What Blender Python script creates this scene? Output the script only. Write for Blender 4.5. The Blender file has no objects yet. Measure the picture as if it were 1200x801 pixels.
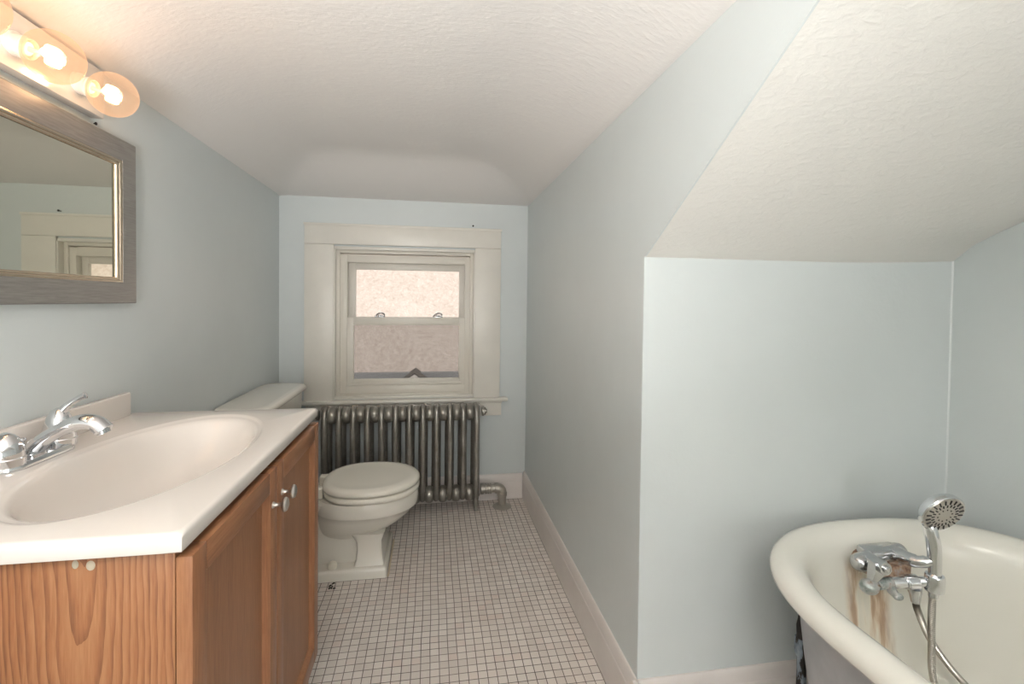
import bpy, bmesh, math, random
from mathutils import Vector, Matrix
PI = math.pi
random.seed(7)
C = bpy.context.scene.collection
V = Vector

# ------------------------------------------------------------------ materials
def srgb(r, g, b):
    f = lambda c: (c/12.92 if c <= .04045 else ((c+.055)/1.055)**2.4)
    return (f(r/255), f(g/255), f(b/255), 1)

class NT:
    def __init__(s, name):
        s.m = bpy.data.materials.new(name); s.m.use_nodes = True
        s.t = s.m.node_tree; s.t.nodes.clear()
        s.out = s.n('ShaderNodeOutputMaterial')
    def n(s, typ, **kw):
        nd = s.t.nodes.new(typ)
        for k, v in kw.items():
            if k in nd.inputs and not hasattr(type(nd), k): nd.inputs[k].default_value = v
            else: setattr(nd, k, v)
        return nd
    def i(s, nd, **kw):
        for k, v in kw.items(): nd.inputs[k.replace('_', ' ')].default_value = v
        return nd
    def l(s, a, b): s.t.links.new(a, b)
    def bsdf(s, col=(.8, .8, .8, 1), rough=.5, metal=0, spec=.5, coat=0):
        b = s.n('ShaderNodeBsdfPrincipled')
        b.inputs['Base Color'].default_value = col
        b.inputs['Roughness'].default_value = rough
        b.inputs['Metallic'].default_value = metal
        b.inputs['Specular IOR Level'].default_value = spec
        b.inputs['Coat Weight'].default_value = coat
        s.l(b.outputs[0], s.out.inputs[0]); s.b = b
        return b
    def coord(s, scale=(1, 1, 1), rot=(0, 0, 0), loc=(0, 0, 0)):
        t = s.n('ShaderNodeTexCoord'); m = s.n('ShaderNodeMapping')
        m.inputs['Scale'].default_value = scale; m.inputs['Rotation'].default_value = rot
        m.inputs['Location'].default_value = loc
        s.l(t.outputs['Object'], m.inputs['Vector'])
        return m.outputs[0]
    def noise(s, vec, scale, detail=3, rough=.5, dist=0):
        n = s.n('ShaderNodeTexNoise')
        n.inputs['Scale'].default_value = scale; n.inputs['Detail'].default_value = detail
        n.inputs['Roughness'].default_value = rough; n.inputs['Distortion'].default_value = dist
        s.l(vec, n.inputs['Vector'])
        return n.outputs['Fac']
    def ramp(s, fac, stops):
        r = s.n('ShaderNodeValToRGB'); e = r.color_ramp.elements
        while len(e) < len(stops): e.new(.5)
        for el, (p, c) in zip(e, stops): el.position = p; el.color = c
        s.l(fac, r.inputs[0])
        return r.outputs[0]
    def math(s, op, a, b=None, c=None, clamp=False):
        n = s.n('ShaderNodeMath'); n.operation = op; n.use_clamp = clamp
        for k, v in enumerate((a, b, c)):
            if v is None: continue
            if isinstance(v, (int, float)): n.inputs[k].default_value = v
            else: s.l(v, n.inputs[k])
        return n.outputs[0]
    def mix(s, fac, a, b, mode='MIX'):
        n = s.n('ShaderNodeMix'); n.data_type = 'RGBA'; n.blend_type = mode
        for k, v in ((0, fac), (6, a), (7, b)):
            if isinstance(v, (int, float)): n.inputs[k].default_value = v
            elif isinstance(v, tuple): n.inputs[k].default_value = v
            else: s.l(v, n.inputs[k])
        return n.outputs[2]
    def bump(s, h, strength=.3, dist=.002):
        b = s.n('ShaderNodeBump'); b.inputs['Strength'].default_value = strength
        b.inputs['Distance'].default_value = dist
        s.l(h, b.inputs['Height']); s.l(b.outputs[0], s.b.inputs['Normal'])

M = {}
def simple(name, col, rough=.5, metal=0, spec=.5, coat=0, var=0, bump=0, bscale=40):
    n = NT(name); n.bsdf(col, rough, metal, spec, coat)
    v = n.coord()
    if var:
        f = n.noise(v, 6, 5, .6)
        lo = tuple(max(0, c*(1-var)) for c in col[:3])+(1,); hi = tuple(min(1, c*(1+var*.6)) for c in col[:3])+(1,)
        n.l(n.ramp(f, [(.3, lo), (.7, hi)]), n.b.inputs['Base Color'])
    if bump: n.bump(n.noise(v, bscale, 4, .6), bump, .002)
    M[name] = n.m
    return n.m

# painted plaster walls
def paint(name, col, rough, bstr, tint=None):
    n = NT(name); n.bsdf(col, rough, 0, .45)
    v = n.coord()
    f = n.noise(v, 2.2, 4, .6)
    dk = tuple(c*.965 for c in col[:3])+(1,)
    base = n.ramp(f, [(.35, dk), (.65, col)])
    # faint scuffs with a shape of their own
    sc = n.noise(n.coord((6, 6, 22)), 1.6, 5, .65, .6)
    m_ = n.ramp(sc, [(.70, (0, 0, 0, 1)), (.78, (.35, .35, .35, 1))])
    n.l(n.mix(m_, base, tuple(c*.86 for c in col[:3])+(1,)), n.b.inputs['Base Color'])
    h1 = n.noise(v, 120, 2, .5); h2 = n.noise(v, 9, 4, .55)
    h = n.math('ADD', n.math('MULTIPLY', h1, .12), n.math('MULTIPLY', h2, 1.0))
    n.bump(h, bstr, .006)
    M[name] = n.m
BLUE = (.625, .672, .672, 1)
paint('wall_paint', BLUE, .38, .30)
def ceiling_mat(name, col, strength):
    n = NT(name); n.bsdf(col, .5, 0, .35)
    v = n.coord((1.0, 2.2, 1.0), (0, 0, .15))
    h1 = n.noise(v, 34, 4, .55, .5); h2 = n.noise(v, 85, 2, .5); h3 = n.noise(v, 7, 3, .5)
    h = n.math('ADD', n.math('MULTIPLY', n.math('POWER', h1, 2.0), 1.0), n.math('MULTIPLY', h2, .3))
    h = n.math('ADD', h, n.math('MULTIPLY', h3, .7))
    n.bump(h, strength, .005)
    M[name] = n.m
ceiling_mat('ceiling_plaster', (.775, .755, .735, 1), .22)
ceiling_mat('slope_plaster', (.745, .740, .705, 1), .40)

simple('trim_white', (.74, .72, .66, 1), .35, var=.05, bump=.08, bscale=30)
simple('baseboard_white', (.74, .70, .67, 1), .35, var=.06, bump=.08)
simple('vinyl_white', (.70, .67, .60, 1), .4, var=.03)
simple('sash_white', (.66, .63, .57, 1), .4, var=.03)
simple('porcelain', (.76, .74, .67, 1), .16, spec=.5, coat=.3)
simple('seat_plastic', (.78, .76, .68, 1), .22, spec=.5)
simple('marble_white', (.77, .73, .685, 1), .14, spec=.5, coat=.3)
simple('chrome', (.74, .75, .77, 1), .08, 1)
simple('worn_chrome', (.58, .59, .60, 1), .2, 1, var=.3, bump=.06, bscale=60)
simple('satin_nickel', (.55, .53, .50, 1), .32, 1)
simple('hose_metal', (.52, .50, .46, 1), .3, 1)
simple('dark_rubber', (.02, .02, .02, 1), .5)
simple('black_paint', (.015, .013, .012, 1), .5)
simple('plate_enamel', (.80, .76, .72, 1), .16, .35)
simple('socket_white', (.80, .77, .72, 1), .35)
simple('gutter_grey', (.25, .25, .25, 1), .5)
simple('gable_trim', (.10, .09, .08, 1), .6)
simple('gable_wall', (.62, .58, .53, 1), .7)
simple('tub_exterior', (.36, .36, .37, 1), .45, var=.22, bump=.1, bscale=20)
simple('radiator_paint_lit', (.40, .375, .33, 1), .34, .6, var=.25, bump=.1, bscale=60)  # lighter copy of the radiator paint, brighter light put into the colour
simple('bolt_cap', (.72, .70, .60, 1), .4)
simple('caulk', (.62, .52, .38, 1), .6, var=.3)
simple('filler', (.50, .45, .35, 1), .6, var=.2)
simple('grime', (.05, .045, .035, 1), .7, var=.5)

# corroded chrome: verdigris and rust over old plating
n = NT('corroded'); n.bsdf((.45, .46, .45, 1), .4, .6)
v = n.coord(); f = n.noise(v, 55, 4, .6)
n.l(n.ramp(f, [(.36, (.24, .28, .26, 1)), (.46, (.38, .41, .40, 1)), (.56, (.48, .47, .46, 1)), (.66, (.27, .19, .13, 1))]), n.b.inputs['Base Color'])
n.bump(f, .3, .002); M['corroded'] = n.m
n = NT('rusty'); n.bsdf((.3, .2, .13, 1), .6, .2)
v = n.coord(); f = n.noise(v, 70, 4, .6)
n.l(n.ramp(f, [(.35, (.40, .36, .32, 1)), (.5, (.36, .24, .16, 1)), (.66, (.15, .08, .05, 1))]), n.b.inputs['Base Color'])
n.bump(f, .4, .002); M['rusty'] = n.m
# flaking pipe paint
n = NT('flaking_pipe'); n.bsdf((.1, .1, .1, 1), .55)
v = n.coord((1, 1, .35)); f = n.noise(v, 45, 4, .6)
n.l(n.ramp(f, [(.42, (.012, .010, .008, 1)), (.5, (.03, .025, .02, 1)), (.54, (.20, .25, .30, 1)), (.7, (.36, .42, .47, 1))]), n.b.inputs['Base Color'])
n.bump(f, .5, .003); M['flaking_pipe'] = n.m

# radiator paint
n = NT('radiator_paint'); n.bsdf((.20, .19, .175, 1), .33, .65)
v = n.coord(); f = n.noise(v, 14, 5, .65)
n.l(n.ramp(f, [(.3, (.22, .21, .185, 1)), (.7, (.34, .325, .295, 1))]), n.b.inputs['Base Color'])
n.bump(n.noise(v, 90, 3, .6), .12, .002); M['radiator_paint'] = n.m

# frame of the mirror: brushed pewter
n = NT('pewter'); n.bsdf((.33, .30, .275, 1), .33, .55)
f = n.noise(n.coord((30, 2, 30)), 9, 4, .6)
n.l(n.ramp(f, [(.3, (.255, .245, .232, 1)), (.7, (.34, .33, .312, 1))]), n.b.inputs['Base Color'])
n.bump(f, .1, .002); M['pewter'] = n.m
simple('champagne_bead', (.66, .56, .44, 1), .25, 1)
simple('mirror_silver', (.74, .73, .63, 1), .015, 1)

# oak: grain runs along z, two pattern scales; cathedral figure on the side panel
def oak(name, c0, c1, c2, axis='z', cathedral=False, centre=(0, 0, 0)):
    n = NT(name); n.bsdf(c1, .38, 0, .4)
    st = {'z': (1, 1, .06), 'y': (1, .06, 1)}[axis]
    v = n.coord(st)
    if cathedral:
        # rings of the trunk cut on a slant: distance from an axis leaning through the panel
        vv = n.coord((1, 1, .085), (0, 0, 0), centre)
        sp = n.n('ShaderNodeSeparateXYZ'); n.l(vv, sp.inputs[0])
        wob = n.noise(n.coord((2.2, 2.2, .5)), 4, 3, .5)
        dx = n.math('ADD', sp.outputs[0], n.math('MULTIPLY', n.math('SUBTRACT', wob, .5), .055))
        r = n.math('SQRT', n.math('ADD', n.math('MULTIPLY', dx, dx), n.math('MULTIPLY', sp.outputs[2], sp.outputs[2])))
        r = n.math('ADD', r, n.math('MULTIPLY', n.noise(n.coord((1, 1, .1)), 30, 3, .5), .010))
        ring = n.math('POWER', n.math('FRACT', n.math('MULTIPLY', r, 105)), 1.8)
    else:
        w = n.noise(v, 26, 3, .55, .4); ring = w
    fine = n.noise(v, 260, 3, .65, .2)
    big = n.noise(v, 9, 2, .5)
    f = n.math('ADD', n.math('MULTIPLY', ring, .34), n.math('ADD', n.math('MULTIPLY', fine, .62), n.math('MULTIPLY', big, .28)))
    n.l(n.ramp(f, [(.36, c2), (.60, c1), (.86, c0)]), n.b.inputs['Base Color'])
    n.bump(fine, .12, .001)
    M[name] = n.m
OK0, OK1, OK2 = (.145, .055, .022, 1), (.255, .107, .044, 1), (.325, .153, .070, 1)
oak('oak_side', OK0, OK1, OK2, 'z', True, (-.115, 0, -.083))
oak('oak', (.19, .078, .034, 1), (.275, .125, .058, 1), (.35, .175, .086, 1))
oak('oak_rail', (.19, .078, .034, 1), (.275, .125, .058, 1), (.35, .175, .086, 1), 'y')

# mosaic floor: little square tiles, each toned a bit differently, dirty joints
TP = .0304
n = NT('mosaic_tile'); n.bsdf((.6, .56, .52, 1), .35, 0, .4)
t = n.n('ShaderNodeTexCoord')
warp = n.n('ShaderNodeTexNoise'); warp.inputs['Scale'].default_value = 2.3; warp.inputs['Detail'].default_value = 2
n.l(t.outputs['Object'], warp.inputs['Vector'])
wv = n.n('ShaderNodeVectorMath'); wv.operation = 'MULTIPLY_ADD'
n.l(warp.outputs['Color'], wv.inputs[0]); wv.inputs[1].default_value = (.010, .010, 0); n.l(t.outputs['Object'], wv.inputs[2])
sp = n.n('ShaderNodeSeparateXYZ'); n.l(wv.outputs[0], sp.inputs[0])
ids = []; edges = []
for k, off in ((0, .004), (1, .011)):
    q = n.math('DIVIDE', n.math('ADD', sp.outputs[k], 3+off), TP)
    ids.append(n.math('FLOOR', q))
    fr = n.math('FRACT', q)
    edges.append(n.math('ABSOLUTE', n.math('SUBTRACT', fr, .5)))
cmb = n.n('ShaderNodeCombineXYZ'); n.l(ids[0], cmb.inputs[0]); n.l(ids[1], cmb.inputs[1])
wn = n.n('ShaderNodeTexWhiteNoise'); n.l(cmb.outputs[0], wn.inputs['Vector'])
tile = n.ramp(wn.outputs['Value'], [(0, (.68, .62, .57, 1)), (.5, (.73, .675, .625, 1)), (.88, (.79, .735, .685, 1)), (1, (.71, .61, .555, 1))])
blotch = n.noise(t.outputs['Object'], 3.2, 4, .6)
tile = n.mix(n.ramp(blotch, [(.42, (0, 0, 0, 1)), (.8, (.35, .35, .35, 1))]), tile, (.58, .49, .43, 1))
ex = n.math('MAXIMUM', edges[0], edges[1])
gm = n.n('ShaderNodeMapRange'); gm.inputs[1].default_value = .446; gm.inputs[2].default_value = .474
n.l(ex, gm.inputs[0])
gn = n.noise(t.outputs['Object'], 5, 4, .6)
grout = n.ramp(gn, [(.35, (.11, .09, .075, 1)), (.7, (.25, .21, .185, 1))])
n.l(n.mix(gm.outputs[0], tile, grout), n.b.inputs['Base Color'])
inv = n.math('SUBTRACT', 1.0, gm.outputs[0]); n.bump(inv, .5, .0015)
n.l(n.math('ADD', n.math('MULTIPLY', gm.outputs[0], .5), .33), n.b.inputs['Roughness'])
M['mosaic_tile'] = n.m

# tub enamel, with the rust streak that runs down from the old tap
n = NT('tub_enamel'); n.bsdf((.80, .77, .66, 1), .2, 0, .5, .3)
t = n.n('ShaderNodeTexCoord'); sp = n.n('ShaderNodeSeparateXYZ'); n.l(t.outputs['Object'], sp.inputs[0])
TUBX, TUBY = 1.145, .41
X = n.math('ADD', sp.outputs[0], TUBX); Y = n.math('ADD', sp.outputs[1], TUBY); Z = sp.outputs[2]
wob = n.noise(n.coord((1, 1, .10)), 27, 4, .6)
wob2 = n.noise(n.coord((1, 1, .5)), 16, 3, .6)
xc = n.math('ADD', 1.128, n.math('MULTIPLY', n.math('SUBTRACT', wob2, .5), .05))
half = n.math('ABSOLUTE', n.math('SUBTRACT', X, xc))
inx = n.n('ShaderNodeMapRange'); inx.inputs[1].default_value = .080; inx.inputs[2].default_value = .045; n.l(half, inx.inputs[0])
inz = n.n('ShaderNodeMapRange'); inz.inputs[1].default_value = .545; inz.inputs[2].default_value = .515; n.l(Z, inz.inputs[0])
iny = n.n('ShaderNodeMapRange'); iny.inputs[1].default_value = .86; iny.inputs[2].default_value = .92; n.l(Y, iny.inputs[0])
ino = n.n('ShaderNodeMapRange'); ino.inputs[1].default_value = 1.115; ino.inputs[2].default_value = 1.10; n.l(Y, ino.inputs[0])
msk = n.math('MULTIPLY', n.math('MULTIPLY', inx.outputs[0], inz.outputs[0]), n.math('MULTIPLY', iny.outputs[0], ino.outputs[0]))
stain = n.ramp(wob, [(.36, (.30, .16, .075, 1)), (.46, (.52, .34, .18, 1)), (.56, (.70, .60, .40, 1)), (.66, (.50, .44, .30, 1))])
sf = n.math('MULTIPLY', msk, n.math('ADD', .22, n.math('MULTIPLY', n.ramp(wob, [(.40, (1, 1, 1, 1)), (.55, (.12, .12, .12, 1))]), .60)))
basec = n.ramp(n.noise(t.outputs['Object'], 3, 3, .5), [(.3, (.775, .765, .69, 1)), (.7, (.82, .81, .745, 1))])
n.l(n.mix(sf, basec, stain), n.b.inputs['Base Color'])
M['tub_enamel'] = n.m

# shingles outside
n = NT('shingles'); n.bsdf((.5, .42, .36, 1), .9, 0, .1)
v = n.coord()
a = n.noise(n.coord((1, .30, 1), (0, 0, -.8)), 13, 5, .75, 1.0); b2 = n.noise(v, 24, 3, .7)
f = n.math('ADD', n.math('MULTIPLY', a, .6), n.math('MULTIPLY', b2, .4))
n.l(n.ramp(f, [(.34, (.44, .37, .32, 1)), (.5, (.54, .47, .42, 1)), (.66, (.64, .57, .52, 1))]), n.b.inputs['Base Color'])
n.bump(f, .8, .02); M['shingles'] = n.m

# clear glazing, bulb glass, insect mesh
def glazing(name, gloss=.06, tint=(1, 1, 1, 1)):
    n = NT(name)
    tr = n.n('ShaderNodeBsdfTransparent'); tr.inputs[0].default_value = tint
    gl = n.n('ShaderNodeBsdfGlossy'); gl.inputs['Roughness'].default_value = .02
    mx = n.n('ShaderNodeMixShader')
    fr = n.n('ShaderNodeFresnel'); fr.inputs['IOR'].default_value = 1.4
    n.l(n.math('MULTIPLY', fr.outputs[0], gloss*10, clamp=True), mx.inputs[0])
    n.l(tr.outputs[0], mx.inputs[1]); n.l(gl.outputs[0], mx.inputs[2]); n.l(mx.outputs[0], n.out.inputs[0])
    M[name] = n.m
glazing('window_glass', .003)
n = NT('insect_mesh')
tr = n.n('ShaderNodeBsdfTransparent'); df = n.n('ShaderNodeBsdfDiffuse'); df.inputs[0].default_value = (.03, .03, .03, 1)
mx = n.n('ShaderNodeMixShader'); mx.inputs[0].default_value = .33
n.l(tr.outputs[0], mx.inputs[1]); n.l(df.outputs[0], mx.inputs[2]); n.l(mx.outputs[0], n.out.inputs[0]); M['insect_mesh'] = n.m
# lit bulb glass: mostly clear, glowing faintly amber
n = NT('bulb_glass')
tr = n.n('ShaderNodeBsdfTransparent'); tr.inputs[0].default_value = (1, .93, .84, 1)
gl = n.n('ShaderNodeBsdfGlossy'); gl.inputs['Roughness'].default_value = .05
em = n.n('ShaderNodeEmission'); em.inputs[0].default_value = (1, .58, .34, 1); em.inputs[1].default_value = 1.25
lw = n.n('ShaderNodeLayerWeight'); lw.inputs[0].default_value = .35
mx = n.n('ShaderNodeMixShader'); n.l(n.math('ADD', n.math('MULTIPLY', lw.outputs['Facing'], .22), .20), mx.inputs[0])
n.l(tr.outputs[0], mx.inputs[1]); n.l(em.outputs[0], mx.inputs[2])
mx2 = n.n('ShaderNodeMixShader'); mx2.inputs[0].default_value = .05
n.l(mx.outputs[0], mx2.inputs[1]); n.l(gl.outputs[0], mx2.inputs[2]); n.l(mx2.outputs[0], n.out.inputs[0]); M['bulb_glass'] = n.m
n = NT('filament_glow'); em = n.n('ShaderNodeEmission'); em.inputs[0].default_value = (1, .74, .42, 1); em.inputs[1].default_value = 14
n.l(em.outputs[0], n.out.inputs[0]); M['filament_glow'] = n.m

# ------------------------------------------------------------------ mesh helpers
def BM(): return bmesh.new()
def box(bm, x0, x1, y0, y1, z0, z1, bev=0, seg=2, smooth=True):
    r = bmesh.ops.create_cube(bm, size=1, matrix=Matrix.Translation(((x0+x1)/2, (y0+y1)/2, (z0+z1)/2)) @ Matrix.Diagonal((x1-x0, y1-y0, z1-z0, 1)))
    if bev:
        es = list({e for v_ in r['verts'] for e in v_.link_edges})
        bmesh.ops.bevel(bm, geom=es, offset=bev, segments=seg, affect='EDGES', profile=.5)
def loft(bm, rings, close=True, cap0=False, cap1=False):
    R_ = [[bm.verts.new(p) for p in r] for r in rings]
    k = len(R_[0])
    for a, b in zip(R_, R_[1:]):
        for i in range(k if close else k-1):
            j = (i+1) % k
            bm.faces.new((a[i], a[j], b[j], b[i]))
    if cap0: bm.faces.new(R_[0][::-1])
    if cap1: bm.faces.new(R_[-1])
    return R_
def frame_at(d):
    d = d.normalized()
    up = V((0, 0, 1)) if abs(d.z) < .9 else V((1, 0, 0))
    a = d.cross(up).normalized(); b = a.cross(d).normalized()
    return a, b
def tube(bm, pts, rad, seg=14, cap=True, flat=None):
    """sweep a circle (or ellipse, flat=(ra,rb) multipliers) along pts with parallel transport"""
    pts = [V(p) for p in pts]
    if isinstance(rad, (int, float)): rad = [rad]*len(pts)
    rings = []; a = None
    for i, p in enumerate(pts):
        d = (pts[min(i+1, len(pts)-1)] - pts[max(i-1, 0)]).normalized()
        if a is None: a, b = frame_at(d)
        else:
            a = (a - d*a.dot(d)).normalized(); b = a.cross(d).normalized()
        fa, fb = flat if flat else (1, 1)
        rings.append([p + (a*math.cos(2*PI*k/seg)*fa + b*math.sin(2*PI*k/seg)*fb)*rad[i] for k in range(seg)])
    loft(bm, rings, True, cap, cap)
def smooth_path(pts, n=8):
    pts = [V(p) for p in pts]; out = []
    P_ = [pts[0]*2-pts[1]] + pts + [pts[-1]*2-pts[-2]]
    for i in range(1, len(P_)-2):
        p0, p1, p2, p3 = P_[i-1:i+3]
        for k in range(n):
            t = k/n
            out.append(.5*((2*p1)+(p2-p0)*t+(2*p0-5*p1+4*p2-p3)*t*t+(3*p1-p0-3*p2+p3)*t**3))
    out.append(pts[-1]); return out
def lathe(bm, prof, origin, axis=(0, 0, 1), seg=28, cap0=True, cap1=True):
    axis = V(axis).normalized(); a, b = frame_at(axis); o = V(origin)
    rings = [[o+axis*h+(a*math.cos(2*PI*k/seg)+b*math.sin(2*PI*k/seg))*max(r, 1e-4) for k in range(seg)] for r, h in prof]
    loft(bm, rings, True, cap0, cap1)
def ellipsoid(bm, c, rx, ry, rz, u=20, v=12):
    bmesh.ops.create_uvsphere(bm, u_segments=u, v_segments=v, radius=1, matrix=Matrix.Translation(c) @ Matrix.Diagonal((rx, ry, rz, 1)))
def prism(bm, poly, ax, lo, hi, bev=0):
    """poly: 2-D points in the plane normal to ax ('x','y','z'); extruded from lo to hi"""
    def P(p, h):
        return {'x': (h, p[0], p[1]), 'y': (p[0], h, p[1]), 'z': (p[0], p[1], h)}[ax]
    r = loft(bm, [[P(p, lo) for p in poly], [P(p, hi) for p in poly]], True, True, True)
    if bev:
        es = list({e for ring in r for v_ in ring for e in v_.link_edges})
        bmesh.ops.bevel(bm, geom=es, offset=bev, segments=2, affect='EDGES', profile=.5)

def wloc(o):
    s = V((0, 0, 0))
    while o: s = s + o.location; o = o.parent
    return s
def obj(name, bm, mat, parent=None, smooth=True, ang=38, loc=None, label=None):
    bmesh.ops.recalc_face_normals(bm, faces=bm.faces)
    off = wloc(parent) if parent else V((0, 0, 0))
    if loc is not None: off = off*0 + V(loc)
    bmesh.ops.translate(bm, verts=bm.verts, vec=-off)
    if smooth:
        for f in bm.faces: f.smooth = True
        for e in bm.edges:
            if len(e.link_faces) == 2 and e.calc_face_angle(0) > math.radians(ang): e.smooth = False
    me = bpy.data.meshes.new(name); bm.to_mesh(me); bm.free()
    o = bpy.data.objects.new(name, me); C.objects.link(o)
    me.materials.append(M[mat])
    if parent: o.parent = parent
    elif loc is not None: o.location = loc
    if label: o['label'] = label
    return o
def thing(name, label, cat, loc, group=None):
    o = bpy.data.objects.new(name, None); C.objects.link(o); o.location = loc
    o.empty_display_size = .05
    o['label'] = label; o['category'] = cat
    if group: o['group'] = group
    return o
def tag(o, label, cat, group=None):
    o['label'] = label; o['category'] = cat
    if group: o['group'] = group
    return o
def struct(name, bm, mat, label=None, cat=None, **kw):
    o = obj(name, bm, mat, **kw); o['kind'] = 'structure'
    o['label'] = label; o['category'] = cat
    return o

# ------------------------------------------------------------------ room numbers
XL, XW, XR = -.849, .565, 1.567          # left wall, partition, wall beyond the tub
YF, YA, YB = 2.847, 1.22, -3.6           # far wall, alcove wall, rear wall
ZC = 1.771
T = .10

# floor
bm = BM(); box(bm, XL-T, XR+T, YB-T, YF+T, -.08, 0)
struct('floor', bm, 'mosaic_tile', 'floor of small square off-white mosaic tiles with dark joints', 'floor', smooth=False)

# walls
bm = BM(); box(bm, XL-T, XL, YB-T, YF+T, 0, 2.1)
struct('wall_left', bm, 'wall_paint', 'pale blue wall behind the mirror and vanity', 'wall', smooth=False)
WX0, WX1, WZ0, WZ1 = -.560, .252, .628, 1.497    # rough opening of the window
bm = BM()
for a in ((XL, WX0, 0, 2.1), (WX1, XW, 0, 2.1), (WX0, WX1, 0, WZ0), (WX0, WX1, WZ1, 2.1)): box(bm, a[0], a[1], YF, YF+.12, a[2], a[3])
bmesh.ops.remove_doubles(bm, verts=bm.verts, dist=1e-5)
struct('wall_far', bm, 'wall_paint', 'pale blue far wall around the window', 'wall', smooth=False)
def slope_w(y): return 1.330 + .575*(YA-.012-y)          # the slope where it meets the partition
bm = BM(); box(bm, XW, XW+.05, YA+.003, YF, 0, 2.1)
prism(bm, [(YA+.003, slope_w(YA)), (YA+.003, 2.1), (.40, 2.1), (.40, slope_w(.40)-.002), (YA-.012, slope_w(YA-.012)-.002)], 'x', XW, XW+.004)
struct('wall_right', bm, 'wall_paint', 'pale blue partition wall right of the toilet aisle', 'wall', ang=50)
bm = BM(); box(bm, XW+.0004, XR+T, YA, YA+T, 0, 1.42)
struct('wall_alcove', bm, 'wall_paint', 'pale blue low wall at the end of the tub under the slope', 'wall', smooth=False)
bm = BM(); box(bm, XR, XR+T, YB-T, YA+T, 0, 2.1)
struct('wall_alcove_side', bm, 'wall_paint', 'pale blue wall beyond the tub at right', 'wall', smooth=False)
bm = BM(); box(bm, XL, XR, YB-T, YB, 0, 2.1)
struct('wall_rear', bm, 'wall_paint', 'pale blue wall behind the photographer', 'wall', smooth=False)

# bead of painted caulk down the inner corner of the tub alcove
bm = BM(); prism(bm, [(XR-.0035, YA), (XR-.0015, YA-.0015), (XR, YA-.0035), (XR+.002, YA+.002)], 'z', .16, 1.345)
simple('painted_caulk', (.66, .70, .70, 1), .35)
struct('trim_1', bm, 'painted_caulk', 'bead of pale caulk down the inner corner beyond the tub', 'trim', ang=60)

# coved ceiling
def smin(a, b, k=.22):
    h = max(0, min(1, .5+.5*(b-a)/k)); return b*(1-h)+a*h-k*h*(1-h)
def ceil_z(x, y):
    dl = x-XL; dr = max(0, XW-x); df = YF-y
    def c(d, w):
        s = max(0, min(1, d/w)); return 1-(1-s)**2
    side = c(dl, .42)*c(dr, .42)
    q = max(0, min(1, df/.50)); far = min(q*1.06, 1)
    # a plain hip where the end cove meets the side coves
    return ZC + .135*max(0, min(1, smin(side, far, .10)))*(1 if x < XW else 0)
bm = BM()
xs = [XL-.02+(XW+.01-XL+.02)*i/46 for i in range(47)] + [XR+T]
ys = [YB-T+(YF+.02-YB+T)*i/90 for i in range(91)]
loft(bm, [[(x, y, ceil_z(x, y)) for x in xs] for y in ys], close=False)
g = bmesh.ops.extrude_face_region(bm, geom=bm.faces[:])
for v_ in g['geom']:
    if isinstance(v_, bmesh.types.BMVert): v_.co.z = 2.08
struct('ceiling', bm, 'ceiling_plaster', 'off-white plaster ceiling coved down to the far wall', 'ceiling', ang=30)

# sloped ceiling over the tub (eases in more steeply by the right wall)
def slope_r(y):
    P_ = [(1.24, 1.33), (1.212, 1.340), (1.167, 1.380), (1.113, 1.404), (1.045, 1.430), (.644, 1.65), (.35, 1.815)]
    for (a, za), (b, zb) in zip(P_, P_[1:]):
        if b <= y <= a: return za+(zb-za)*(a-y)/(a-b)
    return P_[-1][1]
ys2 = [YA+.02-(YA+.02-.38)*i/40 for i in range(41)]
bm = BM(); rings = []
for y in ys2:
    row = []
    for k in range(26):
        s = k/25; x = XW+.0006+(XR+.02-XW)*s
        w = max(0, (s-.55)/.45)**1.6
        row.append((x, y, slope_w(y)*(1-w)+slope_r(y)*w))
    rings.append(row)
loft(bm, rings, close=False)
g = bmesh.ops.extrude_face_region(bm, geom=bm.faces[:])
for v_ in g['geom']:
    if isinstance(v_, bmesh.types.BMVert): v_.co.z += .05
struct('ceiling_sloped', bm, 'slope_plaster', 'rough plastered slope of the ceiling over the bathtub', 'ceiling', ang=30)

# baseboards: tall board, stepped cap
def base_prof(th=.016, h=.150): return [(0, 0), (th+.001, 0), (th+.001, .006), (th, .008), (th, h-.040), (th-.002, h-.036), (th-.002, h-.030), (th-.006, h-.012), (th-.008, h-.004), (th-.011, h), (0, h)]
def baseboard(name, ax, lo, hi, at, sign, label, h=.150):
    bm = BM(); p = base_prof(.016, h)
    if ax == 'y': prism(bm, [(at+sign*a, z) for a, z in p], 'y', lo, hi)
    else: prism(bm, [(at+sign*a, z) for a, z in p], 'x', lo, hi)
    struct(name, bm, 'baseboard_white', label, 'baseboard', ang=25)
baseboard('baseboard_right', 'y', YA-.016, YF, XW, -1, 'white baseboard along the foot of the partition wall', .160)
baseboard('baseboard_far', 'x', XL, XW-.017, YF, -1, 'white baseboard behind the radiator under the window', .150)
baseboard('baseboard_alcove', 'x', XW-.0155, XR, YA, -1, 'white baseboard at the tub end of the room', .160)

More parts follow.
